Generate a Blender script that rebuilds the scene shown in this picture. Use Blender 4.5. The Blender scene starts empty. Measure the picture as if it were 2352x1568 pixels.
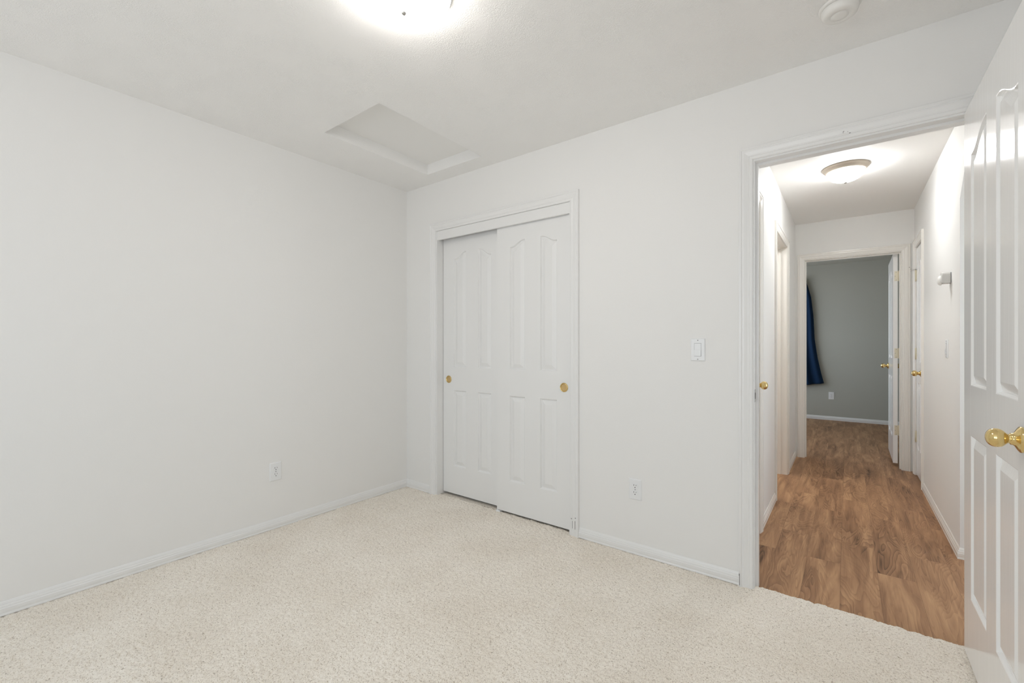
import bpy, bmesh, math, random
import numpy as np
from mathutils import Vector, Matrix

random.seed(7)
scn = bpy.context.scene
COL = scn.collection
PI = math.pi
H = 2.44                     # ceiling height
ZF = -0.012                  # top of the hall planks (carpet pile tops at z = 0)

# ------------------------------------------------------------------ camera
cam_d = bpy.data.cameras.new('camera')
cam_d.sensor_fit = 'HORIZONTAL'
cam_d.sensor_width = 36.0
cam_d.lens = 1014.22 * 36.0 / 2352.0
cam_d.shift_y = 7.67 / 2352.0
cam_d.clip_start = 0.05
cam = bpy.data.objects.new('camera', cam_d)
COL.objects.link(cam)
cam.location = (2.91551, -2.39299, 1.17096)
cam.rotation_euler = (PI / 2, 0, 0.64951252)
scn.camera = cam

# ------------------------------------------------------------------ world, daylight, exposure
SKY = 3.3; UNDER_GLOW = 4.0
wd = bpy.data.worlds.new('overcast_sky')
scn.world = wd
wd.use_nodes = True
wn = wd.node_tree.nodes
bgn = wn['Background']
bgn.inputs['Strength'].default_value = 1.0
wl = wd.node_tree.links.new                      # overcast sky above, glow below the horizon added to brighten the ceilings
_tc = wn.new('ShaderNodeTexCoord'); _sx = wn.new('ShaderNodeSeparateXYZ'); _rp = wn.new('ShaderNodeValToRGB'); _mr = wn.new('ShaderNodeMapRange')
wl(_tc.outputs['Generated'], _sx.inputs[0]); wl(_sx.outputs['Z'], _mr.inputs['Value'])
_mr.inputs['From Min'].default_value = -1.0; _mr.inputs['From Max'].default_value = 1.0
wl(_mr.outputs[0], _rp.inputs['Fac'])
_e = _rp.color_ramp.elements
_e[0].position = 0.46; _e[0].color = (UNDER_GLOW*0.92, UNDER_GLOW*0.955, UNDER_GLOW, 1)
_e[1].position = 0.52; _e[1].color = (SKY*0.76, SKY*0.88, SKY, 1)
wl(_rp.outputs[0], bgn.inputs['Color'])

def portal(loc, rot, sx, sy):
    """marks a real window opening for the sky sampling; gives no light of its own"""
    d = bpy.data.lights.new('window_portal', 'AREA')
    d.shape = 'RECTANGLE'; d.size = sx; d.size_y = sy
    d.cycles.is_portal = True
    o = bpy.data.objects.new('window_portal', d)
    o.location = loc; o.rotation_euler = rot
    COL.objects.link(o)

WIN = (0.70, 2.90, 0.62, 2.12)                   # bedroom window behind the camera: x0, x1, z0, z1
portal(((WIN[0]+WIN[1])/2, -4.06, (WIN[2]+WIN[3])/2), (PI/2, 0, 0), WIN[1]-WIN[0], WIN[3]-WIN[2])
portal((4.76, 0.61, 1.20), (PI/2, 0, PI/2), 0.98, 1.90)
portal((1.44, 4.75, 1.30), (PI/2, 0, -PI/2), 2.30, 1.70)

scn.view_settings.view_transform = 'Standard'
scn.view_settings.look = 'None'
scn.view_settings.gamma = 1.0
scn.view_settings.use_curve_mapping = False
scn.view_settings.exposure = 0.0
scn.cycles.max_bounces = 14
scn.cycles.diffuse_bounces = 9
scn.cycles.glossy_bounces = 4
scn.cycles.caustics_reflective = False
scn.cycles.caustics_refractive = False
scn.cycles.sample_clamp_indirect = 8.0

LAMP_BED = 24.0
LAMP_HALL = 63.0
LAMP_BATH = 85.0

# ------------------------------------------------------------------ materials
def srgb(r, g, b):
    f = lambda c: (c/255/12.92) if c/255 <= 0.04045 else ((c/255+0.055)/1.055)**2.4
    return (f(r), f(g), f(b), 1)

def new_mat(name, col, rough=0.5, metal=0.0, spec=0.5):
    m = bpy.data.materials.new(name)
    m.use_nodes = True
    b = m.node_tree.nodes['Principled BSDF']
    b.inputs['Base Color'].default_value = col
    b.inputs['Roughness'].default_value = rough
    b.inputs['Metallic'].default_value = metal
    b.inputs['Specular IOR Level'].default_value = spec
    return m

class NT:
    def __init__(s, m):
        s.t = m.node_tree; s.n = s.t.nodes; s.b = s.n['Principled BSDF']
    def add(s, typ, **kw):
        n = s.n.new(typ)
        for k, v in kw.items():
            if k.startswith('i_'):
                n.inputs[k[2:].replace('_', ' ')].default_value = v
            else:
                setattr(n, k, v)
        return n
    def link(s, a, b): s.t.links.new(a, b)
    def math(s, op, a, b=None, c=None):
        n = s.n.new('ShaderNodeMath'); n.operation = op
        for i, v in enumerate((a, b, c)):
            if v is None: continue
            if isinstance(v, (int, float)): n.inputs[i].default_value = v
            else: s.link(v, n.inputs[i])
        return n.outputs[0]
    def bump(s, h, strength, dist, normal=None):
        n = s.n.new('ShaderNodeBump')
        n.inputs['Strength'].default_value = strength
        n.inputs['Distance'].default_value = dist
        s.link(h, n.inputs['Height'])
        if normal: s.link(normal, n.inputs['Normal'])
        return n.outputs[0]
    def coords(s, scale=(1, 1, 1), loc=(0, 0, 0), rot=(0, 0, 0)):
        tc = s.n.new('ShaderNodeTexCoord'); mp = s.n.new('ShaderNodeMapping')
        mp.inputs['Scale'].default_value = scale
        mp.inputs['Location'].default_value = loc
        mp.inputs['Rotation'].default_value = rot
        s.link(tc.outputs['Object'], mp.inputs['Vector'])
        return mp.outputs[0]

def wall_paint(name, col):
    m = new_mat(name, col, 0.55, spec=0.3)
    t = NT(m)
    nz = t.add('ShaderNodeTexNoise', i_Scale=140.0, i_Detail=2.0)
    t.link(t.coords(), nz.inputs['Vector'])
    nz2 = t.add('ShaderNodeTexNoise', i_Scale=18.0, i_Detail=2.0)
    t.link(t.coords(), nz2.inputs['Vector'])
    h = t.math('MULTIPLY_ADD', nz2.outputs['Fac'], 1.5, nz.outputs['Fac'])
    t.link(t.bump(h, 0.12, 0.002), t.b.inputs['Normal'])
    return m

M_WALL = wall_paint('wall_paint_white', (0.83, 0.826, 0.815, 1))
M_HALLWALL = wall_paint('hall_paint_cream', (0.82, 0.818, 0.80, 1))
M_GREY = wall_paint('wall_paint_grey', srgb(181, 182, 174))
M_PLAIN = new_mat('ceiling_paint_smooth', (0.86, 0.85, 0.828, 1), 0.6, spec=0.3)

def ceiling_paint():
    m = new_mat('ceiling_paint_stomped', (0.88, 0.875, 0.865, 1), 0.5, spec=0.35)
    t = NT(m)
    v = t.coords()
    patch = t.add('ShaderNodeTexNoise', i_Scale=7.0, i_Detail=2.0)
    t.link(v, patch.inputs['Vector'])
    pm = t.add('ShaderNodeMapRange'); pm.inputs['From Min'].default_value = 0.34; pm.inputs['From Max'].default_value = 0.60
    t.link(patch.outputs['Fac'], pm.inputs['Value'])
    wob = t.add('ShaderNodeTexNoise', i_Scale=30.0, i_Detail=3.0, i_Roughness=0.6)
    t.link(v, wob.inputs['Vector'])
    wsub = t.add('ShaderNodeVectorMath', operation='SUBTRACT'); wsub.inputs[1].default_value = (0.5, 0.5, 0.5)
    wscl = t.add('ShaderNodeVectorMath', operation='SCALE'); wscl.inputs['Scale'].default_value = 0.05
    wadd = t.add('ShaderNodeVectorMath', operation='ADD')
    t.link(wob.outputs['Color'], wsub.inputs[0]); t.link(wsub.outputs[0], wscl.inputs[0])
    t.link(wscl.outputs[0], wadd.inputs[0]); t.link(v, wadd.inputs[1])
    vor = t.add('ShaderNodeTexVoronoi', i_Scale=6.5, i_Randomness=1.0)
    t.link(wadd.outputs[0], vor.inputs['Vector'])
    sub = t.add('ShaderNodeVectorMath', operation='SUBTRACT')
    t.link(wadd.outputs[0], sub.inputs[0]); t.link(vor.outputs['Position'], sub.inputs[1])
    sep = t.add('ShaderNodeSeparateXYZ'); t.link(sub.outputs[0], sep.inputs[0])
    ang = t.math('ARCTAN2', sep.outputs['Y'], sep.outputs['X'])
    nz = t.add('ShaderNodeTexNoise', i_Scale=38.0, i_Detail=3.0)
    t.link(v, nz.inputs['Vector'])
    ph = t.math('MULTIPLY_ADD', nz.outputs['Fac'], 26.0, t.math('MULTIPLY', ang, 13.0))
    ridg = t.math('POWER', t.math('ABSOLUTE', t.math('SINE', ph)), 1.5)
    msk = t.math('MULTIPLY', ridg, pm.outputs[0])
    fine = t.add('ShaderNodeTexNoise', i_Scale=130.0, i_Detail=3.0)
    t.link(v, fine.inputs['Vector'])
    h = t.math('MULTIPLY_ADD', fine.outputs['Fac'], 0.5, t.math('MULTIPLY', msk, 1.3))
    t.link(t.bump(h, 0.27, 0.003), t.b.inputs['Normal'])
    return m
M_CEIL = ceiling_paint()

M_HATCH = new_mat('hatch_paint', (0.85, 0.845, 0.83, 1), 0.55, spec=0.3)
M_TRIM = new_mat('trim_enamel_white', (0.82, 0.82, 0.815, 1), 0.28)
M_TRIM_HALL = new_mat('trim_enamel_cream', (0.82, 0.80, 0.755, 1), 0.25)

def door_paint(name, col, rough, strength):
    m = new_mat(name, col, rough)
    t = NT(m)
    nz = t.add('ShaderNodeTexNoise', i_Scale=1.0, i_Detail=5.0, i_Roughness=0.6, i_Distortion=0.6)
    t.link(t.coords((160, 160, 5)), nz.inputs['Vector'])
    w = t.add('ShaderNodeTexWave', i_Scale=9.0, i_Distortion=7.0, i_Detail=3.0)
    w.inputs['Detail Scale'].default_value = 0.8
    t.link(t.coords((3.2, 3.2, 0.22)), w.inputs['Vector'])
    h = t.math('MULTIPLY_ADD', w.outputs['Fac'], 0.5, nz.outputs['Fac'])
    t.link(t.bump(h, strength, 0.0015), t.b.inputs['Normal'])
    return m
M_DOOR = door_paint('door_enamel_woodgrain', (0.89, 0.89, 0.885, 1), 0.16, 0.12)
M_DOOR.node_tree.nodes['Principled BSDF'].inputs['Specular IOR Level'].default_value = 0.38
M_CLOSET = door_paint('closet_door_paint', (0.82, 0.82, 0.815, 1), 0.42, 0.05)

M_BRASS = new_mat('polished_brass', (0.77, 0.59, 0.27, 1), 0.12, 1.0)
M_BRASS_DULL = new_mat('satin_brass', (0.70, 0.50, 0.24, 1), 0.32, 1.0)
M_HINGE = new_mat('hinge_ivory_metal', (0.74, 0.68, 0.53, 1), 0.35, 0.35)
M_STEEL = new_mat('nickel', (0.55, 0.54, 0.52, 1), 0.28, 1.0)
M_PLASTIC = new_mat('white_plastic', (0.82, 0.83, 0.84, 1), 0.30)
M_PLASTIC_W = new_mat('warm_white_plastic', (0.81, 0.80, 0.775, 1), 0.35)
M_SENSOR = new_mat('sensor_shade_plastic', (0.60, 0.59, 0.565, 1), 0.4)  # shade on the white housing is put into this grey
M_DARK = new_mat('dark_slot', (0.025, 0.025, 0.028, 1), 0.6)
M_GREYPL = new_mat('grey_screw', (0.33, 0.33, 0.34, 1), 0.45)
M_PAN = new_mat('lamp_pan_taupe', (0.46, 0.40, 0.33, 1), 0.38, 0.25)
M_SCUFF = new_mat('scuff_grey', (0.12, 0.11, 0.11, 1), 0.8)

def lamp_glass(name, col, strength):
    m = new_mat(name, (0.9, 0.9, 0.88, 1), 0.25)
    b = m.node_tree.nodes['Principled BSDF']
    b.inputs['Emission Color'].default_value = col
    b.inputs['Emission Strength'].default_value = strength
    return m
M_GLASS_BED = lamp_glass('frosted_glass_bedroom', (1.0, 0.955, 0.90, 1), LAMP_BED)
M_GLASS_HALL = lamp_glass('frosted_glass_hall', (0.98, 0.99, 1.0, 1), LAMP_HALL)
M_GLASS_BATH = lamp_glass('frosted_glass_bath', (1.0, 0.98, 0.95, 1), LAMP_BATH)

def pane_glass():
    m = bpy.data.materials.new('window_glass'); m.use_nodes = True
    n = m.node_tree.nodes; n.clear()
    o = n.new('ShaderNodeOutputMaterial'); mx = n.new('ShaderNodeMixShader')
    tr = n.new('ShaderNodeBsdfTransparent'); gl = n.new('ShaderNodeBsdfGlossy')
    gl.inputs['Roughness'].default_value = 0.02
    mx.inputs[0].default_value = 0.06
    l = m.node_tree.links.new
    l(tr.outputs[0], mx.inputs[1]); l(gl.outputs[0], mx.inputs[2]); l(mx.outputs[0], o.inputs[0])
    return m
M_PANE = pane_glass()

def carpet_mat():
    m = new_mat('carpet_beige_frieze', (0.6, 0.55, 0.48, 1), 0.95, spec=0.1)
    t = NT(m)
    t.b.inputs['Sheen Weight'].default_value = 0.25
    t.b.inputs['Sheen Roughness'].default_value = 0.6
    n1 = t.add('ShaderNodeTexNoise', i_Scale=210.0, i_Detail=2.0, i_Roughness=0.6)
    t.link(t.coords((1.0, 1.0, 1.0)), n1.inputs['Vector'])
    r1 = t.add('ShaderNodeValToRGB')
    e = r1.color_ramp.elements
    e[0].position = 0.28; e[0].color = srgb(182, 168, 151)
    e[1].position = 0.44; e[1].color = srgb(240, 232, 220)
    x = e.new(0.70); x.color = srgb(250, 244, 234)
    t.link(n1.outputs['Fac'], r1.inputs['Fac'])
    # sparse darker flecks
    n2 = t.add('ShaderNodeTexNoise', i_Scale=75.0, i_Detail=3.0, i_Roughness=0.65)
    t.link(t.coords((1.0, 1.7, 1.0), (3.1, 1.7, 0), (0, 0, 0.5)), n2.inputs['Vector'])
    r2 = t.add('ShaderNodeValToRGB')
    e2 = r2.color_ramp.elements
    e2[0].position = 0.30; e2[0].color = (0.50, 0.46, 0.42, 1)
    e2[1].position = 0.39; e2[1].color = (1, 1, 1, 1)
    t.link(n2.outputs['Fac'], r2.inputs['Fac'])
    # soft wear and lean patches
    n3 = t.add('ShaderNodeTexNoise', i_Scale=2.6, i_Detail=4.0, i_Roughness=0.6)
    t.link(t.coords(), n3.inputs['Vector'])
    r3 = t.add('ShaderNodeValToRGB')
    e3 = r3.color_ramp.elements
    e3[0].position = 0.35; e3[0].color = (0.93, 0.915, 0.895, 1)
    e3[1].position = 0.62; e3[1].color = (1.0, 1.0, 1.0, 1)
    t.link(n3.outputs['Fac'], r3.inputs['Fac'])
    m1 = t.add('ShaderNodeMix', data_type='RGBA', blend_type='MULTIPLY'); m1.inputs[0].default_value = 1.0
    t.link(r1.outputs[0], m1.inputs[6]); t.link(r2.outputs[0], m1.inputs[7])
    m2 = t.add('ShaderNodeMix', data_type='RGBA', blend_type='MULTIPLY'); m2.inputs[0].default_value = 1.0
    t.link(m1.outputs[2], m2.inputs[6]); t.link(r3.outputs[0], m2.inputs[7])
    t.link(m2.outputs[2], t.b.inputs['Base Color'])
    n4 = t.add('ShaderNodeTexNoise', i_Scale=420.0, i_Detail=2.0)
    t.link(t.coords(), n4.inputs['Vector'])
    t.link(t.bump(n4.outputs['Fac'], 0.5, 0.003), t.b.inputs['Normal'])
    return m
M_CARPET = carpet_mat()

def plank_mat():
    m = new_mat('vinyl_plank_walnut', (0.3, 0.18, 0.1, 1), 0.48, spec=0.25)
    t = NT(m)
    tc = t.add('ShaderNodeTexCoord')
    sep = t.add('ShaderNodeSeparateXYZ'); t.link(tc.outputs['Object'], sep.inputs[0])
    cmb = t.add('ShaderNodeCombineXYZ')
    t.link(sep.outputs['Y'], cmb.inputs['X']); t.link(sep.outputs['X'], cmb.inputs['Y'])
    br = t.add('ShaderNodeTexBrick', offset=0.37, offset_frequency=2, squash=1.0)
    br.inputs['Color1'].default_value = (0, 0, 0, 1)
    br.inputs['Color2'].default_value = (1, 1, 1, 1)
    br.inputs['Mortar'].default_value = (0.5, 0.5, 0.5, 1)
    br.inputs['Scale'].default_value = 1.0
    br.inputs['Mortar Size'].default_value = 0.0007
    br.inputs['Mortar Smooth'].default_value = 0.1
    br.inputs['Brick Width'].default_value = 0.92
    br.inputs['Row Height'].default_value = 0.152
    t.link(cmb.outputs[0], br.inputs['Vector'])
    seed = t.math('MULTIPLY', br.outputs['Color'], 37.0)
    # large figure: contour lines of a stretched noise give the cathedral and burl rings
    mp = t.add('ShaderNodeMapping'); mp.inputs['Scale'].default_value = (8.5, 1.5, 1)
    t.link(tc.outputs['Object'], mp.inputs['Vector'])
    fig = t.add('ShaderNodeTexNoise', noise_dimensions='4D', i_Scale=1.0, i_Detail=2.0, i_Roughness=0.4, i_Distortion=0.8)
    t.link(mp.outputs[0], fig.inputs['Vector']); t.link(seed, fig.inputs['W'])
    saw = t.math('FRACT', t.math('MULTIPLY', fig.outputs['Fac'], 24.0))
    rings = t.math('POWER', saw, 1.8)
    # rings show only in parts of a plank
    mpm = t.add('ShaderNodeMapping'); mpm.inputs['Scale'].default_value = (4.0, 1.1, 1)
    t.link(tc.outputs['Object'], mpm.inputs['Vector'])
    msk = t.add('ShaderNodeTexNoise', noise_dimensions='4D', i_Scale=1.0, i_Detail=1.0)
    t.link(mpm.outputs[0], msk.inputs['Vector']); t.link(seed, msk.inputs['W'])
    mr = t.add('ShaderNodeMapRange'); mr.inputs['From Min'].default_value = 0.30; mr.inputs['From Max'].default_value = 0.60
    t.link(msk.outputs['Fac'], mr.inputs['Value'])
    rings = t.math('MULTIPLY', rings, mr.outputs[0])
    # soft broad streaks within the plank
    mp2 = t.add('ShaderNodeMapping'); mp2.inputs['Scale'].default_value = (15, 1.7, 1)
    t.link(tc.outputs['Object'], mp2.inputs['Vector'])
    tone = t.add('ShaderNodeTexNoise', noise_dimensions='4D', i_Scale=1.0, i_Detail=4.0, i_Roughness=0.52, i_Distortion=0.9)
    t.link(mp2.outputs[0], tone.inputs['Vector']); t.link(seed, tone.inputs['W'])
    # fine pores along the plank
    mp3 = t.add('ShaderNodeMapping'); mp3.inputs['Scale'].default_value = (170, 6, 1)
    t.link(tc.outputs['Object'], mp3.inputs['Vector'])
    pore = t.add('ShaderNodeTexNoise', noise_dimensions='4D', i_Scale=1.0, i_Detail=3.0)
    t.link(mp3.outputs[0], pore.inputs['Vector']); t.link(seed, pore.inputs['W'])
    a = t.math('MULTIPLY_ADD', rings, -0.22, t.math('MULTIPLY_ADD', tone.outputs['Fac'], 1.0, 0.04))
    a = t.math('MULTIPLY_ADD', pore.outputs['Fac'], 0.20, a)
    a = t.math('MULTIPLY_ADD', br.outputs['Color'], 0.06, a)
    r = t.add('ShaderNodeValToRGB')
    e = r.color_ramp.elements
    e[0].position = 0.26; e[0].color = srgb(80, 58, 42)
    e[1].position = 0.90; e[1].color = srgb(196, 156, 117)
    x = e.new(0.46); x.color = srgb(134, 99, 72)
    x = e.new(0.64); x.color = srgb(161, 122, 90)
    t.link(a, r.inputs['Fac'])
    mx = t.add('ShaderNodeMix', data_type='RGBA', blend_type='MIX')
    t.link(t.math('MULTIPLY', br.outputs['Fac'], 0.45), mx.inputs[0]); t.link(r.outputs[0], mx.inputs[6])
    mx.inputs[7].default_value = srgb(88, 60, 40)
    t.link(mx.outputs[2], t.b.inputs['Base Color'])
    t.link(t.bump(pore.outputs['Fac'], 0.08, 0.001), t.b.inputs['Normal'])
    return m
M_PLANK = plank_mat()

def cloth_mat():
    m = new_mat('navy_cloth', srgb(17, 43, 72), 0.85, spec=0.2)
    t = NT(m)
    w = t.add('ShaderNodeTexNoise', i_Scale=500.0, i_Detail=1.0)
    t.link(t.coords(), w.inputs['Vector'])
    t.link(t.bump(w.outputs['Fac'], 0.2, 0.001), t.b.inputs['Normal'])
    return m
M_NAVY = cloth_mat()

# ------------------------------------------------------------------ mesh helpers
class MB:
    """collects shapes that become ONE mesh object"""
    def __init__(s): s.v = []; s.f = []; s.sm = []
    def raw(s, verts, faces, smooth=False):
        k = len(s.v)
        s.v += [tuple(p) for p in verts]
        s.f += [tuple(i + k for i in f) for f in faces]
        s.sm += [smooth] * len(faces)
        return s
    def box(s, x0, x1, y0, y1, z0, z1):
        v = [(x0,y0,z0),(x1,y0,z0),(x1,y1,z0),(x0,y1,z0),(x0,y0,z1),(x1,y0,z1),(x1,y1,z1),(x0,y1,z1)]
        return s.raw(v, [(0,3,2,1),(4,5,6,7),(0,1,5,4),(1,2,6,5),(2,3,7,6),(3,0,4,7)])
    def prism(s, pts, fn, d0, d1, smooth=False):
        """pts: closed 2D outline; fn(a, b, d) -> xyz"""
        n = len(pts)
        v = [fn(a, b, d0) for a, b in pts] + [fn(a, b, d1) for a, b in pts]
        f = [tuple(range(n)), tuple(range(2*n-1, n-1, -1))]
        f += [(i, n+i, n+(i+1) % n, (i+1) % n) for i in range(n)]
        k = len(s.v); s.raw(v, f)
        if smooth:
            for i in range(n): s.sm[-1-i] = True
        return s
    def slab(s, x0, x1, y0, y1, z0, z1, c, axis):
        """box with its outer rim chamfered by c, thin along axis 'x-','y-' (face looks that way)"""
        if axis[0] == 'y':
            fr, bk = (y0, y1) if axis[1] == '-' else (y1, y0)
            P = lambda a, b, d: (a, d, b); A = (x0, x1); B = (z0, z1)
        elif axis[0] == 'x':
            fr, bk = (x0, x1) if axis[1] == '-' else (x1, x0)
            P = lambda a, b, d: (d, a, b); A = (y0, y1); B = (z0, z1)
        sg = 1 if bk > fr else -1
        r = [P(A[0],B[0],bk),P(A[1],B[0],bk),P(A[1],B[1],bk),P(A[0],B[1],bk)]
        m = [P(A[0],B[0],fr+sg*c),P(A[1],B[0],fr+sg*c),P(A[1],B[1],fr+sg*c),P(A[0],B[1],fr+sg*c)]
        t = [P(A[0]+c,B[0]+c,fr),P(A[1]-c,B[0]+c,fr),P(A[1]-c,B[1]-c,fr),P(A[0]+c,B[1]-c,fr)]
        f = [(3,2,1,0),(8,9,10,11)]
        for i in range(4):
            j = (i+1) % 4
            f += [(i, j, 4+j, 4+i), (4+i, 4+j, 8+j, 8+i)]
        return s.raw(r+m+t, f)
    def lathe(s, prof, origin, axis, seg=48, smooth=True):
        """prof: (radius, distance along axis)"""
        ax = Vector(axis).normalized()
        u = ax.orthogonal().normalized(); w = ax.cross(u)
        o = Vector(origin); v = []; f = []
        for r, d in prof:
            for k in range(seg):
                a = 2*PI*k/seg
                v.append(tuple(o + ax*d + u*(r*math.cos(a)) + w*(r*math.sin(a))))
        for i in range(len(prof)-1):
            for k in range(seg):
                k2 = (k+1) % seg
                f.append((i*seg+k, i*seg+k2, (i+1)*seg+k2, (i+1)*seg+k))
        s.raw(v, f, smooth)
        n = len(prof)
        s.raw([v[k] for k in range(seg)], [tuple(range(seg-1, -1, -1))])
        s.raw([v[(n-1)*seg+k] for k in range(seg)], [tuple(range(seg))])
        return s
    def build(s, name, mat, parent=None, bevel=0.0, xf=None):
        me = bpy.data.meshes.new(name)
        me.from_pydata([Vector(p) for p in s.v], [], s.f)
        me.polygons.foreach_set('use_smooth', s.sm)
        if xf: me.transform(xf)
        bm = bmesh.new(); bm.from_mesh(me)
        bmesh.ops.remove_doubles(bm, verts=bm.verts, dist=1e-6)
        bmesh.ops.recalc_face_normals(bm, faces=bm.faces)
        bm.to_mesh(me); bm.free()
        me.materials.append(mat)
        o = bpy.data.objects.new(name, me)
        COL.objects.link(o)
        if parent: o.parent = parent
        if bevel:
            b = o.modifiers.new('bevel', 'BEVEL'); b.width = bevel; b.segments = 2
            b.limit_method = 'ANGLE'; b.angle_limit = 0.6
        return o

def tag(o, label=None, cat=None, group=None, kind=None):
    if label: o['label'] = label
    if cat: o['category'] = cat
    if group: o['group'] = group
    if kind: o['kind'] = kind
    return o

def empty(name, loc=(0, 0, 0), rz=0.0):
    o = bpy.data.objects.new(name, None)
    o.location = loc; o.rotation_euler = (0, 0, rz)
    o.empty_display_size = 0.1
    COL.objects.link(o)
    return o

def struct(name, mb, mat, label=None, cat=None, **kw):
    o = mb.build(name, mat, **kw)
    return tag(o, label, cat, kind='structure')

# ------------------------------------------------------------------ walls, ceilings, floors
XY = lambda a, b, d: (a, d, b)          # outline in x,z  extruded along y
YZ = lambda a, b, d: (d, a, b)          # outline in y,z  extruded along x
ZB = -0.10

RX = 3.42; BY = -4.0
struct('wall_left', MB().box(-0.12, 0, BY-0.12, 0.82, ZB, H), M_WALL,
       'long plain white wall on the left of the bedroom', 'wall')
struct('wall_right', MB().box(RX, RX+0.12, BY-0.12, 0.0, ZB, H), M_WALL,
       'white bedroom wall behind the open panelled door', 'wall')
wx0, wx1, wz0, wz1 = WIN
struct('wall_near', MB().box(0, wx0, BY-0.12, BY, ZB, H).box(wx1, RX, BY-0.12, BY, ZB, H)
       .box(wx0, wx1, BY-0.12, BY, ZB, wz0).box(wx0, wx1, BY-0.12, BY, wz1, H), M_WALL,
       'white bedroom wall with the window, facing the closet', 'wall')
CX0, CX1, CZ = 0.345, 1.561, 2.068      # rough closet opening
DX0, DX1, DZ = 2.540, 3.340, 2.0725     # rough doorway
struct('wall_far', MB().prism([(0,ZB),(0,H),(RX+0.12,H),(RX+0.12,ZB),(DX1,ZB),(DX1,DZ),(DX0,DZ),(DX0,ZB),
                               (CX1,ZB),(CX1,CZ),(CX0,CZ),(CX0,ZB)], XY, 0.0, 0.115), M_WALL,
       'white bedroom wall with the sliding closet and the doorway', 'wall')
# closet box behind the sliding doors
struct('wall_closet', MB().box(0, 1.90, 0.70, 0.82, ZB, H).box(1.78, 1.90, 0.115, 0.70, ZB, H), M_WALL,
       'white back wall inside the closet', 'wall')

HX0, HX1, HY1 = 2.475, 3.412, 3.155
AX = (0.185, 0.745)                      # narrow hall closet door
BX = (1.553, 2.318)                      # bathroom opening
struct('wall_hall_left', MB().prism([(0.115,ZB),(0.115,H),(HY1,H),(HY1,ZB),(BX[1]+.02,ZB),(BX[1]+.02,2.0725),(BX[0]-.02,2.0725),(BX[0]-.02,ZB),
        (AX[1]+.02,ZB),(AX[1]+.02,2.0725),(AX[0]-.02,2.0725),(AX[0]-.02,ZB)], YZ, 2.36, HX0), M_HALLWALL,
       'left wall of the hallway beyond the doorway', 'wall')
LX = (2.563, 3.023)                      # linen closet door
ARC = (0.175, 1.055)
struct('wall_hall_right', MB().prism([(0.115,ZB),(0.115,H),(HY1,H),(HY1,ZB),(LX[1]+.02,ZB),(LX[1]+.02,2.0725),(LX[0]-.02,2.0725),(LX[0]-.02,ZB),
        (ARC[1],ZB),(ARC[1],1.98),(ARC[1]-.155,2.135),(ARC[0]+.155,2.135),(ARC[0],1.98),(ARC[0],ZB)], YZ, HX1, 3.53), M_HALLWALL,
       'right wall of the hallway with the clipped-corner opening', 'wall')
EX0, EX1 = 2.540, 3.344
struct('wall_hall_end', MB().prism([(0.68,ZB),(0.68,H),(4.32,H),(4.32,ZB),(EX1,ZB),(EX1,2.0725),(EX0,2.0725),(EX0,ZB)], XY, HY1, HY1+0.115), M_HALLWALL,
       'wall at the end of the hallway around the grey room doorway', 'wall')
# linen closet, hall closet, bathroom and side passage shells (seen only as light and slivers)
struct('wall_linen', MB().box(3.53, 4.10, 2.30, 2.40, ZB, H).box(4.00, 4.10, 2.40, 3.155, ZB, H), M_HALLWALL, 'inside walls of the linen closet', 'wall')
struct('wall_bath', MB().box(0.90, 1.0, 0.82, HY1, ZB, H).box(1.0, 2.36, 0.82, 0.92, ZB, H), M_HALLWALL, 'walls of the bathroom off the hallway', 'wall')
struct('wall_passage', MB().box(3.53, 4.82, -0.05, 0.05, ZB, H).box(3.53, 4.82, 1.17, 1.27, ZB, H)
       .box(4.70, 4.82, 0.05, 0.12, ZB, H).box(4.70, 4.82, 1.10, 1.17, ZB, H)
       .box(4.70, 4.82, 0.12, 1.10, ZB, 0.25).box(4.70, 4.82, 0.12, 1.10, 2.15, H), M_HALLWALL, 'walls of the side passage off the hallway', 'wall')
FY = 6.17
struct('wall_room_back', MB().box(1.38, 4.32, FY, FY+0.12, ZB, H), M_GREY, 'grey wall at the back of the far room', 'wall')
struct('wall_room_side', MB().box(1.38, 1.50, HY1+0.115, 3.60, ZB, H).box(1.38, 1.50, 5.90, FY, ZB, H)
       .box(1.38, 1.50, 3.60, 5.90, ZB, 0.45).box(1.38, 1.50, 3.60, 5.90, 2.15, H), M_GREY, 'grey window wall of the far room', 'wall')
struct('wall_room_right', MB().box(4.20, 4.32, HY1+0.115, FY, ZB, H), M_GREY, 'grey wall behind the far open door', 'wall')

# ceilings: the bedroom slab has a real well for the attic hatch
hx0, hx1, hy0, hy1 = 0.4205, 0.956, -0.968, -0.150
HT = 0.075
struct('ceiling', MB().box(-0.12, hx0, BY-0.12, 0.115, H, H+HT).box(hx1, RX+0.12, BY-0.12, 0.115, H, H+HT)
       .box(hx0, hx1, BY-0.12, hy0, H, H+HT).box(hx0, hx1, hy1, 0.115, H, H+HT), M_CEIL,
       'white stomp-textured bedroom ceiling', 'ceiling')
struct('ceiling_hall', MB().box(-0.12, 4.82, 0.115, HY1+0.06, H, H+HT), M_PLAIN, 'smooth cream ceiling of the hallway', 'ceiling')
struct('ceiling_room', MB().box(0.68, 4.32, HY1+0.06, FY+0.12, H, H+HT), M_GREY, 'grey ceiling of the far room', 'ceiling')
hp = tag(MB().slab(hx0-0.03, hx1+0.03, 0, 0.02, hy0-0.03, hy1+0.03, 0.001, 'y-').build('attic_hatch', M_HATCH,
         xf=Matrix(((1,0,0,0),(0,0,1,0),(0,1,0,H+HT),(0,0,0,1)))),
         'plain white attic access panel set up in the recessed ceiling well', 'hatch')

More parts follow.
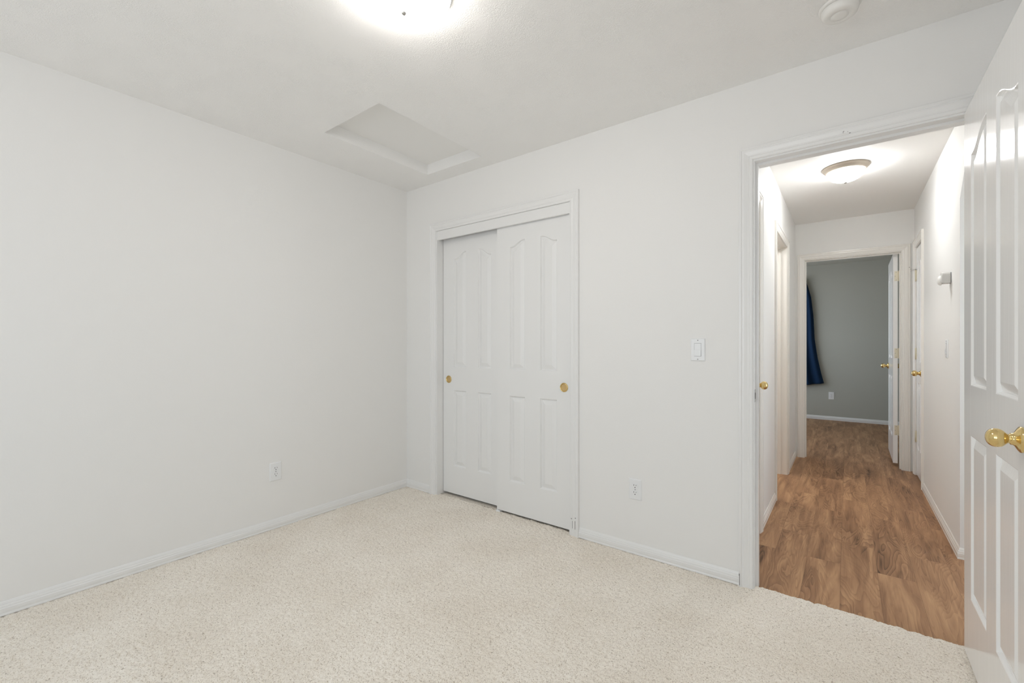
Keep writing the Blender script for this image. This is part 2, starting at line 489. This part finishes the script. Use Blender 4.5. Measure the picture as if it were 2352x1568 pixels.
# carpet: a dense pile mesh where the camera can see it
def carpet():
    rng = np.random.default_rng(3)
    st = 0.0042
    xs = np.arange(0.0, RX + 1e-6, st); ys = np.arange(-2.45, 0.052, st)
    nx, ny = len(xs), len(ys)
    X, Y = np.meshgrid(xs, ys, indexing='ij')
    def blur(a, k):
        for _ in range(k):
            a = (np.roll(a, 1, 0) + 2*a + np.roll(a, -1, 0)) / 4
            a = (np.roll(a, 1, 1) + 2*a + np.roll(a, -1, 1)) / 4
        return a / a.std()
    n = 0.0015 * blur(rng.standard_normal((nx, ny)), 1) + 0.0006 * blur(rng.standard_normal((nx, ny)), 6)
    z = -0.0015 + n
    # furniture foot dents pressed in the pile
    for px, py, r, d in DENTS:
        q = np.exp(-(((X-px)**2 + (Y-py)**2) / r**2)**2)
        z = z*(1-0.6*q) - d*q
    # the pile rolls down at the cut edge in the doorway
    e = np.clip((Y - 0.035) / 0.017, 0, 1)
    z = z - 0.014*e*e
    Yj = Y + 0.004*e*blur(rng.standard_normal((nx, ny)), 2)
    # jitter in plan so tufts do not line up
    Xj = X + 0.0009*rng.standard_normal((nx, ny)); Yj = Yj + 0.0009*rng.standard_normal((nx, ny))
    Xj[0] = 0; Xj[-1] = RX
    co = np.stack([Xj, Yj, z], -1).reshape(-1, 3)
    i = np.arange(nx-1)[:, None]*ny + np.arange(ny-1)[None, :]
    q = np.stack([i, i+ny, i+ny+1, i+1], -1).reshape(-1, 4)
    extra = np.array([(0,-4.0,-.002),(RX,-4.0,-.002),(RX,-2.449,-.002),(0,-2.449,-.002),
                      (0,0.05,-.006),(1.78,0.05,-.006),(1.78,0.70,-.006),(0,0.70,-.006)])
    k = len(co); co = np.concatenate([co, extra])
    q = np.concatenate([q, np.array([(k,k+1,k+2,k+3),(k+4,k+5,k+6,k+7)])])
    me = bpy.data.meshes.new('floor')
    me.vertices.add(len(co)); me.vertices.foreach_set('co', co.astype(np.float32).ravel())
    me.loops.add(q.size); me.loops.foreach_set('vertex_index', q.astype(np.int32).ravel())
    me.polygons.add(len(q))
    me.polygons.foreach_set('loop_start', np.arange(0, q.size, 4, dtype=np.int32))
    me.polygons.foreach_set('use_smooth', np.ones(len(q), dtype=bool))
    me.update(calc_edges=True); me.validate()
    me.materials.append(M_CARPET)
    o = bpy.data.objects.new('floor', me); COL.objects.link(o)
    return tag(o, 'beige cut-pile carpet covering the bedroom floor', 'carpet', kind='structure')
DENTS = [(0.78, -1.15, 0.035, 0.007), (0.36, -1.92, 0.04, 0.007), (0.42, -0.50, 0.03, 0.005)]
carpet()
struct('floor_hall', MB().box(0.68, 4.82, 0.03, FY+0.12, -0.10, ZF), M_PLANK,
       'brown wood-look plank floor running down the hallway', 'floor')
struct('floor_slab', MB().box(-0.12, RX+0.12, BY-0.12, 0.03, -0.12, -0.03).box(-0.12, 0.68, 0.03, 0.82, -0.12, -0.03), M_PLAIN, 'subfloor under the carpet', 'floor')

# ------------------------------------------------------------------ trim: casings, jambs, baseboards
CAS = [(0.060,0.0),(0.060,0.013),(0.0575,0.0165),(0.049,0.0165),(0.046,0.0135),(0.0445,0.0130),(0.042,0.0145),
       (0.036,0.0145),(0.022,0.0105),(0.0165,0.0100),(0.0150,0.0085),(0.012,0.0095),(0.004,0.0085),(0.0,0.006),(0.0,0.0)]
def casing(mb, a0, a1, zi, zb, fn):
    """mitred casing round an opening; a0, a1, zi are its inner edges; fn(a, z, t) -> xyz"""
    rings = []
    for side, sgn in ((a0, -1), (a1, 1)):
        top = [(side + sgn*o, zi + o, t) for o, t in CAS]
        bot = [(side + sgn*o, zb, t) for o, t in CAS]
        rings += [bot, top] if sgn < 0 else [top, bot]
    n = len(CAS); v = [fn(*p) for r in rings for p in r]; f = []
    for r in range(3):
        for i in range(n):
            j = (i+1) % n
            f.append((r*n+i, r*n+j, (r+1)*n+j, (r+1)*n+i))
    f.append(tuple(range(n))); f.append(tuple(range(4*n-1, 3*n-1, -1)))
    return mb.raw(v, f)

def frame_y(a0, a1, zt, y0, y1, zb, stop_y=None, mb=None):
    """jamb boards lining an opening in a wall that runs along x"""
    mb = mb or MB(); t = 0.02
    mb.box(a0-t, a0, y0, y1, zb, zt+t).box(a1, a1+t, y0, y1, zb, zt+t).box(a0, a1, y0, y1, zt, zt+t)
    if stop_y:
        s0, s1 = stop_y; h = 0.011
        mb.box(a0, a0+h, s0, s1, zb, zt).box(a1-h, a1, s0, s1, zb, zt).box(a0+h, a1-h, s0, s1, zt-h, zt)
    return mb
def frame_x(a0, a1, zt, x0, x1, zb, stop=None, mb=None):
    mb = mb or MB(); t = 0.02
    mb.box(x0, x1, a0-t, a0, zb, zt+t).box(x0, x1, a1, a1+t, zb, zt+t).box(x0, x1, a0, a1, zt, zt+t)
    if stop:
        s0, s1 = stop; h = 0.011
        mb.box(s0, s1, a0, a0+h, zb, zt).box(s0, s1, a1-h, a1, zb, zt).box(s0, s1, a0+h, a1-h, zt-h, zt)
    return mb

def scuffs(spots, parent):
    m = MB()
    for x0, x1, y0, y1, z0, z1 in spots: m.box(x0, x1, y0, y1, z0, z1)
    m.build('scuff_mark', M_SCUFF, parent)

# closet opening
c = struct('trim_1', casing(MB(), 0.3515, 1.5545, 2.058, -0.004, lambda a, z, t: (a, -t, z)), M_TRIM,
           'white moulded casing around the sliding closet', 'trim')
j = MB().box(CX0, 0.362, 0.0, 0.115, -0.004, CZ).box(1.5445, CX1, 0.0, 0.115, -0.004, CZ).box(0.362, 1.5445, 0.0, 0.115, 2.0585, CZ)
j.build('closet_jamb', M_TRIM, c)
MB().box(0.362, 1.5445, 0.003, 0.018, 1.9885, 2.0575).build('track_fascia', M_TRIM, c)
MB().box(0.362, 1.5445, 0.018, 0.110, 2.045, 2.0585).build('sliding_track', M_STEEL, c)
scuffs([(1.560,1.562,-.0095,-.0080,.100,.106),(1.566,1.568,-.0100,-.0088,.100,.106),(1.592,1.597,-.0160,-.0143,.112,.116),
        (1.5905,1.5925,-.0160,-.0140,.045,.095),(1.570,1.5715,-.0112,-.0098,.045,.090)], c)
# plastic floor guide between the two sliding doors
tag(MB().slab(0.940, 0.975, 0.020, 0.068, -0.004, 0.010, 0.002, 'y-').box(0.955,0.960,0.0195,0.022,0.0,0.018).build('door_guide', M_PLASTIC),
    'small white plastic guide on the carpet where the sliding doors overlap', 'door guide')

# bedroom doorway
c = struct('trim_2', casing(MB(), 2.5540, 3.3250, 2.0610, -0.004, lambda a, z, t: (a, -t, z)), M_TRIM,
           'white moulded casing around the bedroom doorway', 'trim')
casing(MB(), 2.5540, 3.3250, 2.0610, ZF, lambda a, z, t: (a, 0.115+t, z)).build('back_casing', M_TRIM_HALL, c)
frame_y(2.5595, 3.3195, 2.0525, 0.0, 0.115, ZF, (0.040, 0.075)).build('door_jamb', M_TRIM, c)
MB().box(2.5594, 2.5608, 0.002, 0.030, 0.895, 0.955).build('strike_plate', M_STEEL, c)
MB().box(2.5600, 2.5611, 0.010, 0.024, 0.910, 0.940).build('latch_hole', M_DARK, c)
scuffs([(2.9005,2.9015,-.0140,-.0120,2.083,2.090),(2.9015,2.9045,-.0140,-.0120,2.0895,2.0910),(2.916,2.9175,-.0140,-.0120,2.085,2.0865),
        (2.921,2.927,-.0130,-.0110,2.0775,2.0790),(2.4975,2.4992,-.0175,-.0150,.004,.050),(2.4960,2.4990,-.0175,-.0150,.050,.060)], c)

# hall closet, bathroom, linen closet and end doorway
c = struct('trim_3', casing(MB(), AX[0]-.005, AX[1]+.005, 2.0575, ZF, lambda a, z, t: (HX0+t, a, z)), M_TRIM_HALL,
           'casing of the hall closet door just beyond the doorway', 'trim')
frame_x(AX[0], AX[1], 2.0525, 2.36, HX0, ZF).build('door_jamb', M_TRIM_HALL, c)
c = struct('trim_4', casing(MB(), BX[0]-.005, BX[1]+.005, 2.0575, ZF, lambda a, z, t: (HX0+t, a, z)), M_TRIM_HALL,
           'casing of the brightly lit opening on the hallway left', 'trim')
frame_x(BX[0], BX[1], 2.0525, 2.36, HX0, ZF, (2.395, 2.430)).build('door_jamb', M_TRIM_HALL, c)
c = struct('trim_5', casing(MB(), LX[0]-.005, LX[1]+.005, 2.0575, ZF, lambda a, z, t: (HX1-t, a, z)), M_TRIM_HALL,
           'casing of the narrow linen closet on the hallway right', 'trim')
frame_x(LX[0], LX[1], 2.0525, HX1, 3.53, ZF).build('door_jamb', M_TRIM_HALL, c)
c = struct('trim_6', casing(MB(), 2.5550, 3.3275, 2.0580, ZF, lambda a, z, t: (a, HY1-t, z)), M_TRIM_HALL,
           'casing around the doorway to the grey room', 'trim')
frame_y(2.560, 3.3225, 2.0530, HY1, HY1+0.115, ZF, (HY1+0.040, HY1+0.075)).build('door_jamb', M_TRIM_HALL, c)
MB().box(3.374, 3.380, HY1-.0180, HY1-.0155, 1.892, 1.897).build('scuff_mark', M_SCUFF, c)

BASE = [(0.0,0.0),(0.012,0.0),(0.012,0.006),(0.0105,0.010),(0.012,0.020),(0.012,0.031),(0.0095,0.035),(0.0100,0.038),
        (0.0085,0.044),(0.0065,0.046),(0.0065,0.049),(0.004,0.056),(0.0015,0.060),(0.0,0.060)]
def base_run(mb, pts, side, zb):
    """baseboard along a plan polyline; side = +1 keeps the room on the left of travel"""
    n = len(pts); rings = []
    for i, p in enumerate(pts):
        def nrm(a, b):
            d = Vector((b[0]-a[0], b[1]-a[1])).normalized()
            return Vector((-d.y, d.x)) * side
        if i == 0: m = nrm(pts[0], pts[1])
        elif i == n-1: m = nrm(pts[-2], pts[-1])
        else:
            n1, n2 = nrm(pts[i-1], p), nrm(p, pts[i+1]); m = (n1+n2); m = m / (m.dot(n1))
        rings.append([(p[0]+m.x*o, p[1]+m.y*o, zb+z) for o, z in BASE])
    k = len(BASE); f = []
    for r in range(n-1):
        for i in range(k):
            jx = (i+1) % k
            f.append((r*k+i, r*k+jx, (r+1)*k+jx, (r+1)*k+i))
    f.append(tuple(range(k))); f.append(tuple(range(n*k-1, (n-1)*k-1, -1)))
    return mb.raw([q for r in rings for q in r], f)
struct('baseboard_left', base_run(MB(), [(0, BY), (0, 0)], -1, 0), M_TRIM, 'white baseboard along the plain left wall', 'baseboard')
struct('baseboard_far', base_run(base_run(MB(), [(0, 0), (0.291, 0)], -1, 0), [(1.6150, 0), (2.4935, 0)], -1, 0), M_TRIM,
       'white baseboard on the closet wall', 'baseboard')
struct('baseboard_right', base_run(MB(), [(RX, 0), (RX, BY)], -1, 0), M_TRIM, 'white baseboard behind the open door', 'baseboard')
struct('baseboard_near', base_run(MB(), [(RX, BY), (0, BY)], -1, 0), M_TRIM, 'white baseboard under the bedroom window', 'baseboard')
struct('baseboard_hall_left', base_run(base_run(MB(), [(HX0, 0.811), (HX0, 1.487)], -1, ZF), [(HX0, 2.384), (HX0, HY1)], -1, ZF), M_TRIM_HALL,
       'baseboard along the left side of the hallway', 'baseboard')
struct('baseboard_hall_right', base_run(base_run(MB(), [(HX1, 2.497), (HX1, ARC[1]), (3.53, ARC[1])], -1, ZF), [(HX1, HY1), (HX1, 3.089)], -1, ZF), M_TRIM_HALL,
       'baseboard along the right side of the hallway', 'baseboard')
struct('baseboard_room', base_run(MB(), [(1.50, FY), (4.20, FY)], -1, ZF), M_TRIM, 'white baseboard along the grey wall', 'baseboard')

# ------------------------------------------------------------------ windows (behind the camera and out of sight, they let the day in)
def window(name, label, fn, a0, a1, z0, z1):
    m = MB()
    def bx(A0, A1, Z0, Z1, d0, d1):
        p, q = fn(A0, Z0, d0), fn(A1, Z1, d1)
        m.box(min(p[0],q[0]), max(p[0],q[0]), min(p[1],q[1]), max(p[1],q[1]), Z0, Z1)
    w = 0.045
    for A0, A1, Z0, Z1 in ((a0,a0+w,z0,z1),(a1-w,a1,z0,z1),(a0+w,a1-w,z0,z0+w),(a0+w,a1-w,z1-w,z1),((a0+a1)/2-.02,(a0+a1)/2+.02,z0+w,z1-w)):
        bx(A0, A1, Z0, Z1, 0.05, 0.10)
    o = struct(name, m, M_TRIM, label, 'window')
    m = MB(); p, q = fn(a0+w, z0+w, 0.074), fn(a1-w, z1-w, 0.078)
    m.box(min(p[0],q[0]), max(p[0],q[0]), min(p[1],q[1]), max(p[1],q[1]), z0+w, z1-w).build('window_pane', M_PANE, o)
window('window_1', 'wide white slider window in the bedroom wall facing the closet', lambda a, z, d: (a, BY-d, z), wx0, wx1, wz0, wz1)
window('window_2', 'white window at the end of the side passage', lambda a, z, d: (4.70+d, a, z), 0.12, 1.10, 0.25, 2.15)
window('window_3', 'white window in the side wall of the grey room', lambda a, z, d: (1.50-d, a, z), 3.60, 5.90, 0.45, 2.15)

# ------------------------------------------------------------------ moulded four-panel doors
RING = [(0.0,0.0),(0.0025,0.0010),(0.0058,0.0078),(0.0085,0.0112),(0.0115,0.0115),(0.0380,0.0018),(0.0395,0.0014)]
def sstep(s):
    s = min(1, max(0, s)); s = min(1, max(0, (s-0.06)/0.86))
    return s*s*(3-2*s)
def panel_door(W, Hd, T, cols, low, up, base=0.0):
    """local: x 0..W, front face at y = 0 looking -y, z 0..Hd; cols = two (x0, x1); low=(z0,z1); up=(z0, z_lo, z_hi)"""
    mb = MB(); N = 12
    def topf(c, x):
        (a, b) = cols[c]; s = (x-a)/(b-a)
        if c == 1: s = 1-s
        return up[1] + (up[2]-up[1])*sstep(s)
    for face in (0, 1):
        Y = (lambda d: d) if face == 0 else (lambda d: T-d)
        def quad(xa, xb, za0, za1, zb0, zb1):
            mb.raw([(xa,Y(0),za0),(xb,Y(0),zb0),(xb,Y(0),zb1),(xa,Y(0),za1)], [(0,1,2,3)])
        xs_edges = [0, cols[0][0], cols[0][1], cols[1][0], cols[1][1], W]
        for k in (0, 2, 4): quad(xs_edges[k], xs_edges[k+1], 0, Hd, 0, Hd)
        for c in (0, 1):
            a, b = cols[c]
            for i in range(N):
                xa, xb = a+(b-a)*i/N, a+(b-a)*(i+1)/N
                quad(xa, xb, 0, low[0], 0, low[0])
                quad(xa, xb, low[1], up[0], low[1], up[0])
                quad(xa, xb, topf(c, xa), Hd, topf(c, xb), Hd)
            for kind in (0, 1):
                rings = []
                for d, dep in RING:
                    pts = []
                    zb = (low[0] if kind == 0 else up[0]) + d
                    for i in range(N+1): pts.append((a+d+(b-a-2*d)*i/N, zb))
                    for i in range(N, -1, -1):
                        x = a+d+(b-a-2*d)*i/N
                        x0 = a+(b-a)*i/N
                        pts.append((x, (low[1] if kind == 0 else topf(c, x0)) - d))
                    rings.append([(x, Y(dep), z) for x, z in pts])
                n = len(rings[0])
                for r in range(len(rings)-1):
                    v = rings[r] + rings[r+1]
                    mb.raw(v, [(i, (i+1) % n, n+(i+1) % n, n+i) for i in range(n)])
                last = rings[-1]
                for i in range(N):
                    mb.raw([last[i], last[i+1], last[2*N+1-(i+1)], last[2*N+1-i]], [(0,1,2,3)])
    # rim
    e = [(0,0),(W,0),(W,Hd),(0,Hd)]
    for i in range(4):
        (xa, za), (xb, zb) = e[i], e[(i+1) % 4]
        mb.raw([(xa,0,za),(xb,0,zb),(xb,T,zb),(xa,T,za)], [(0,1,2,3)])
    return mb

def frame_matrix(o, ex, ey):
    ex, ey = Vector(ex), Vector(ey); ez = Vector((0,0,1))
    m = Matrix.Identity(4)
    for r in range(3):
        m[r][0], m[r][1], m[r][2], m[r][3] = ex[r], ey[r], ez[r], o[r]
    return m

KNOB = [(0.0325,0.0),(0.0335,0.003),(0.0330,0.006),(0.0270,0.010),(0.0175,0.015),(0.0150,0.019),(0.0145,0.0225),(0.0120,0.0235),
        (0.0117,0.0265),(0.0140,0.0295),(0.0190,0.0335),(0.0225,0.0385),(0.0243,0.0445),(0.0242,0.0500),(0.0225,0.0560),(0.0190,0.0610),
        (0.0135,0.0648),(0.0070,0.0670),(0.0010,0.0678)]
def knob(loc, axis, parent, mat=None, name='door_knob'):
    o = MB().lathe(KNOB, loc, axis, 48).build(name, mat or M_BRASS, parent)
    return o
def cup_pull(loc, parent, x=(0,-1,0)):
    k = 0.92
    prof = [(r*k, d) for r, d in [(0.0318,-0.002),(0.0318,0.0012),(0.0308,0.0032),(0.0285,0.0036),(0.0262,0.0022),(0.0255,0.0008),(0.0240,-0.0010)]]
    p = MB().lathe(prof, loc, x, 48).build('finger_pull', M_BRASS, parent)
    MB().lathe([(0.0236,-0.0010),(0.0236,0.0010),(0.0200,0.0006),(0.0001,0.0004)], loc, x, 40).build('pull_cup', M_BRASS_DULL, p)

# sliding closet doors (right one runs in front)
CD_W, CD_H = 0.607, 1.992
def sliding(name, label, x0, y0, cols, zs, low, up, kx, kz):
    # shallow round recess for the finger pull is closed by the pull itself
    o = panel_door(CD_W, CD_H, 0.033, cols, low, up).build(name, M_CLOSET, xf=Matrix.Translation((x0, y0, zs)))
    tag(o, label, 'sliding door', kind='structure')
    cup_pull((kx, y0, kz), o)
    return o
sliding('door_1', 'left sliding closet door, running behind the right one', 0.366, 0.066,
        ((0.113,0.245),(0.361,0.493)), 0.017, (0.213,0.803), (0.980,1.820,1.870), 0.4262, 0.9017)
sliding('door_2', 'right sliding closet door, overlapping in front of the left one', 0.945, 0.027,
        ((0.1115,0.243),(0.363,0.4945)), 0.013, (0.215,0.808), (0.986,1.833,1.874), 1.4905, 0.9020)

def hinge(name, parent, leaf, barrel, zc, mat=M_HINGE):
    """leaf = (x0,x1,y0,y1); barrel = (x, y)"""
    m = MB().box(leaf[0], leaf[1], leaf[2], leaf[3], zc-0.0475, zc+0.0475)
    o = m.build(name, mat, parent)
    b = MB().lathe([(0.0030,-0.052),(0.0058,-0.0485),(0.0058,0.0485),(0.0030,0.053)], (barrel[0], barrel[1], zc), (0,0,1), 20).build('hinge_barrel', mat, o)
    return o

# the bedroom door, standing open at a right angle
DW = 0.778
o = panel_door(DW, 2.042, 0.035, ((0.113,0.337),(0.453,0.669)), (0.237,0.833), (1.013,1.850,1.910)).build('door_3', M_DOOR,
        xf=frame_matrix((3.272, 0.0, 0.010), (0,-1,0), (1,0,0)))
tag(o, 'glossy white panelled door standing open at the right edge', 'door', kind='structure')
knob((3.272, -0.711, 0.929), (-1,0,0), o); knob((3.307, -0.711, 0.929), (1,0,0), o)
MB().box(3.278, 3.301, -DW-0.0012, -DW+0.001, 0.902, 0.958).build('latch_plate', M_BRASS_DULL, o)
for zc in (0.34, 1.09, 1.84): hinge('hinge', o, (3.282, 3.3065, -0.0005, 0.0010), (3.3125, -0.0065), zc)

# hall closet door (left), seen edge-on with its knob
o = MB().box(2.440, 2.475, AX[0]+.003, AX[1]-.003, ZF+.012, 2.0495).build('door_4', M_TRIM_HALL)
o = tag(o, 'closed hall closet door just past the doorway, its knob showing', 'door', kind='structure')
knob((2.475, 0.600, 0.930), (1,0,0), o)

# linen closet door (right, closed)
o = panel_door(0.454, 2.035, 0.035, ((0.075,0.195),(0.259,0.379)), (0.237,0.833), (1.013,1.850,1.905)).build('door_5', M_DOOR,
        xf=frame_matrix((3.4155, LX[1]-.003, 0.002), (0,-1,0), (1,0,0)))
tag(o, 'narrow closed linen closet door on the hallway right', 'door', kind='structure')
knob((3.4155, 2.640, 0.930), (-1,0,0), o)
for zc in (0.34, 1.09, 1.80): hinge('hinge', o, (3.4125, 3.4160, LX[1]-.026, LX[1]-.001), (3.4095, LX[1]+.002), zc)
MB().lathe([(0.0075,-0.004),(0.0075,0.003)], (3.4095, LX[1]+.002, 1.857), (0,0,1), 20).lathe([(0.003,0.0),(0.003,0.036),(0.0065,0.037),(0.0065,0.044)],
        (3.4095, LX[1]+.002, 1.857), (-0.62,0.78,0), 16).build('hinge_stop', M_STEEL, o)

# the door of the grey room, open away from the hall
t = math.radians(0.6)
o = panel_door(0.755, 2.030, 0.035, ((0.112,0.333),(0.422,0.643)), (0.237,0.833), (1.013,1.850,1.910)).build('door_6', M_DOOR,
        xf=frame_matrix((3.2700, 3.2800, 0.022), (math.sin(t), math.cos(t), 0), (math.cos(t), -math.sin(t), 0)))
tag(o, 'white door at the end of the hallway, open into the grey room', 'door', kind='structure')
kp = Vector((3.270, 3.280, 0)) + Vector((math.sin(t), math.cos(t), 0))*0.693
knob((kp.x, kp.y, 0.942), (-1,0,0), o)
knob((kp.x+.035, kp.y, 0.942), (1,0,0), o)
for zc in (0.342, 1.089, 1.838):
    h = hinge('hinge', o, (3.2805, 3.3200, 3.2785, 3.2802), (3.3145, 3.2775), zc)
    m = MB()
    for dx, dz in ((3.293, 0.038), (3.286, 0.0), (3.293, -0.038)): m.lathe([(0.0032,0.0),(0.0032,0.0009)], (dx, 3.2785, zc+dz), (0,-1,0), 12)
    m.build('hinge_screw', M_GREYPL, h)

# ------------------------------------------------------------------ wall plates
def outlet(name, label, loc, rz, group):
    """local: plate faces -y, its centre at the origin, back on y = 0"""
    r = empty(name, loc, rz); tag(r, label, 'outlet', group)
    MB().slab(-0.036, 0.036, -0.006, 0.0, -0.0575, 0.0575, 0.0035, 'y-').build('cover_plate', M_PLASTIC, r)
    for s in (1, -1):
        z0 = 0.0195*s; pts = []
        for k in range(48):
            a = 2*PI*k/48
            x, z = 0.0172*math.cos(a), 0.0172*math.sin(a)
            z = max(-0.0138, min(0.0138, z)); pts.append((x, z+z0))
        f = MB().prism(pts, XY, -0.0080, -0.003).build('receptacle', M_PLASTIC, r)
        m = MB().box(-0.0078, -0.0056, -0.0084, -0.0075, z0+0.0010, z0+0.0095).box(0.0056, 0.0075, -0.0084, -0.0075, z0+0.0018, z0+0.0088)
        m.lathe([(0.0027,0.0075),(0.0027,0.0084)], (0,0,z0-0.0070), (0,-1,0), 16)
        m.build('slots', M_DARK, f)
    MB().lathe([(0.0032,0.0055),(0.0030,0.0075),(0.0010,0.0080)], (0,0,0), (0,-1,0), 16).build('screw', M_GREYPL, r)
    return r
outlet('wall_outlet', 'white outlet low on the plain left wall', (0, -1.058, 0.3615), PI/2, 'duplex outlets')
outlet('wall_outlet', 'white outlet low between the closet and the doorway', (1.9685, 0, 0.3605), 0, 'duplex outlets')
outlet('wall_outlet', 'white outlet on the grey wall below the navy curtain', (2.716, FY, 0.372), 0, 'duplex outlets')

def switch(name, label, loc, rz):
    r = empty(name, loc, rz); tag(r, label, 'light switch', 'rocker light switches')
    MB().slab(-0.0355, 0.0355, -0.006, 0.0, -0.0575, 0.0575, 0.0035, 'y-').build('cover_plate', M_PLASTIC, r)
    MB().box(-0.0172, 0.0172, -0.0064, -0.004, -0.0340, 0.0340).build('rocker_well', M_GREYPL, r)
    pts = [(-0.004,-0.0325),(-0.0105,-0.0325),(-0.0098,-0.001),(-0.0072,0.0015),(-0.0066,0.0325),(-0.004,0.0325)]
    MB().prism(pts, lambda a, b, d: (d, a, b), -0.0160, 0.0160).build('rocker', M_PLASTIC, r)
    for s in (1, -1):
        MB().lathe([(0.0030,0.0055),(0.0028,0.0068),(0.0010,0.0071)], (0,0,0.0485*s), (0,-1,0), 16).build('screw', M_GREYPL, r)
switch('light_switch', 'white rocker switch beside the bedroom doorway', (2.3025, 0, 1.1455), 0)
switch('light_switch', 'white rocker switch on the hallway right wall below the sensor', (HX1, 1.440, 1.146), -PI/2)

# sensor high on the hallway wall
r = empty('wall_sensor', (HX1, 1.330, 1.575)); tag(r, 'white round-fronted sensor on the hallway right wall above the switch', 'sensor')
MB().box(-0.003, 0.0, -0.031, 0.031, -0.031, 0.031).build('back_plate', M_GREYPL, r)  # dark grey puts the shaded edge behind the housing into colour
pts = [(-0.033+0.0, -0.033), (0.033, -0.033)] + [(0.033*math.cos(a), 0.010+0.027*math.sin(a)) for a in [PI*k/18 for k in range(0, 19)]]
MB().prism(pts, lambda a, b, d: (d, a, b), -0.043, -0.0035).build('housing', M_SENSOR, r, bevel=0.003)
MB().lathe([(0.0300,-0.002),(0.0300,0.004),(0.0280,0.0085),(0.0220,0.0130),(0.0130,0.0158),(0.0020,0.0166)], (-0.0425, 0.004, -0.012), (-1,0,0), 40).build('lens', M_PLASTIC_W, r)

# smoke detector
r = empty('smoke_detector', (2.893, -0.335, H)); tag(r, 'round white smoke detector on the bedroom ceiling near the doorway', 'smoke detector')
MB().lathe([(0.0660,0.0),(0.0660,0.007),(0.0630,0.0105),(0.0520,0.0110)], (0,0,0), (0,0,-1), 64).build('mounting_base', M_PLASTIC_W, r)
MB().lathe([(0.0510,0.0110),(0.0510,0.0130),(0.0580,0.0135),(0.0588,0.0150),(0.0575,0.0250),(0.0540,0.0340),(0.0480,0.0385),(0.0300,0.0395),
            (0.0295,0.0388),(0.0265,0.0388),(0.0260,0.0400),(0.0150,0.0404),(0.0010,0.0405)], (0,0,0), (0,0,-1), 64).build('body', M_PLASTIC_W, r)

# flush ceiling lamps
def lamp(name, label, loc, rp, rg, depth, pan_h, glass, pan, fin):
    r = empty(name, loc); tag(r, label, 'ceiling lamp')
    MB().lathe([(rp,0.0),(rp*1.0,pan_h*0.22),(rp*0.965,pan_h*0.40),(rp*0.90,pan_h*0.52),(rp*0.885,pan_h*0.60),(rp*0.875,pan_h*0.80),(rg*1.02,pan_h),(rg*0.9,pan_h)],
               (0,0,0), (0,0,-1), 72).build('canopy', pan, r)
    prof = [(rg*math.cos(a)**0.82 if a < PI/2-1e-6 else 0.001, pan_h*0.96 + depth*math.sin(a)) for a in [PI/2*k/16 for k in range(17)]]
    MB().lathe(prof, (0,0,0), (0,0,-1), 72).build('glass_bowl', glass, r)
    zz = pan_h*0.96 + depth
    MB().lathe([(fin*0.55,zz-0.004),(fin*0.6,zz+0.002),(fin,zz+0.004),(fin,zz+0.009),(fin*0.6,zz+0.014),(0.0008,zz+0.0155)], (0,0,0), (0,0,-1), 24).build('finial', M_STEEL, r)
    return r
lamp('ceiling_lamp', 'bright glass bowl lamp on the bedroom ceiling at the top edge', (1.672, -1.385, H), 0.172, 0.166, 0.072, 0.022, M_GLASS_BED, M_TRIM, 0.0095)
lamp('ceiling_lamp', 'small glass bowl lamp with taupe rim on the hallway ceiling', (2.905, 1.565, H), 0.138, 0.108, 0.066, 0.036, M_GLASS_HALL, M_PAN, 0.010)
lamp('ceiling_lamp', 'glass bowl lamp on the bathroom ceiling off the hallway', (1.75, 1.95, H), 0.138, 0.108, 0.066, 0.036, M_GLASS_BATH, M_PAN, 0.010)

# ------------------------------------------------------------------ navy curtain on the grey wall
def curtain():
    NU, NV = 90, 60; v = []; f = []
    edge = [(2.20,2.385),(2.11,2.412),(1.93,2.455),(1.65,2.484),(1.265,2.501),(0.965,2.540),(0.725,2.586),(0.56,2.625)]
    def right(z):
        for (za, xa), (zb, xb) in zip(edge, edge[1:]):
            if z >= zb: return xa + (xb-xa)*(za-z)/(za-zb)
        return edge[-1][1]
    for i in range(NV+1):
        s = i/NV
        for k in range(NU+1):
            u = k/NU
            zb = 0.46 + 0.105*u
            z = 2.20 + (zb-2.20)*s
            xr = right(z); xl = 2.12 - 0.20*s
            x = xl + (xr-xl)*u
            am = 0.010 + 0.022*s
            y = FY - 0.075 - am*math.sin(u*2*PI*4.5 + 0.8) - 0.010*s*math.sin(u*23+s*3)
            if u > 0.9: z += 0.0
            v.append((x, y, z))
    w = NU+1
    for i in range(NV):
        for k in range(NU): f.append((i*w+k, i*w+k+1, (i+1)*w+k+1, (i+1)*w+k))
    r = empty('curtain', (2.25, FY-0.075, 0.45))
    m = MB(); m.raw([(a-2.25, b-FY+0.075, c_-0.45) for a, b, c_ in v], f, True)
    o = m.build('drape', M_NAVY, r)
    sd = o.modifiers.new('thickness', 'SOLIDIFY'); sd.thickness = 0.004
    MB().lathe([(0.008,-0.55),(0.008,0.06)], (0.10, 0, 1.765), (1,0,0), 20).build('rod', M_STEEL, r)
    MB().box(-0.40, -0.38, 0.0, 0.075, 1.74, 1.79).build('bracket', M_STEEL, r)
    MB().box(-0.02, 0.0, 0.0, 0.075, 1.74, 1.79).build('bracket', M_STEEL, r)
    tag(r, 'navy blue curtain hanging against the grey wall of the far room', 'curtain')
curtain()
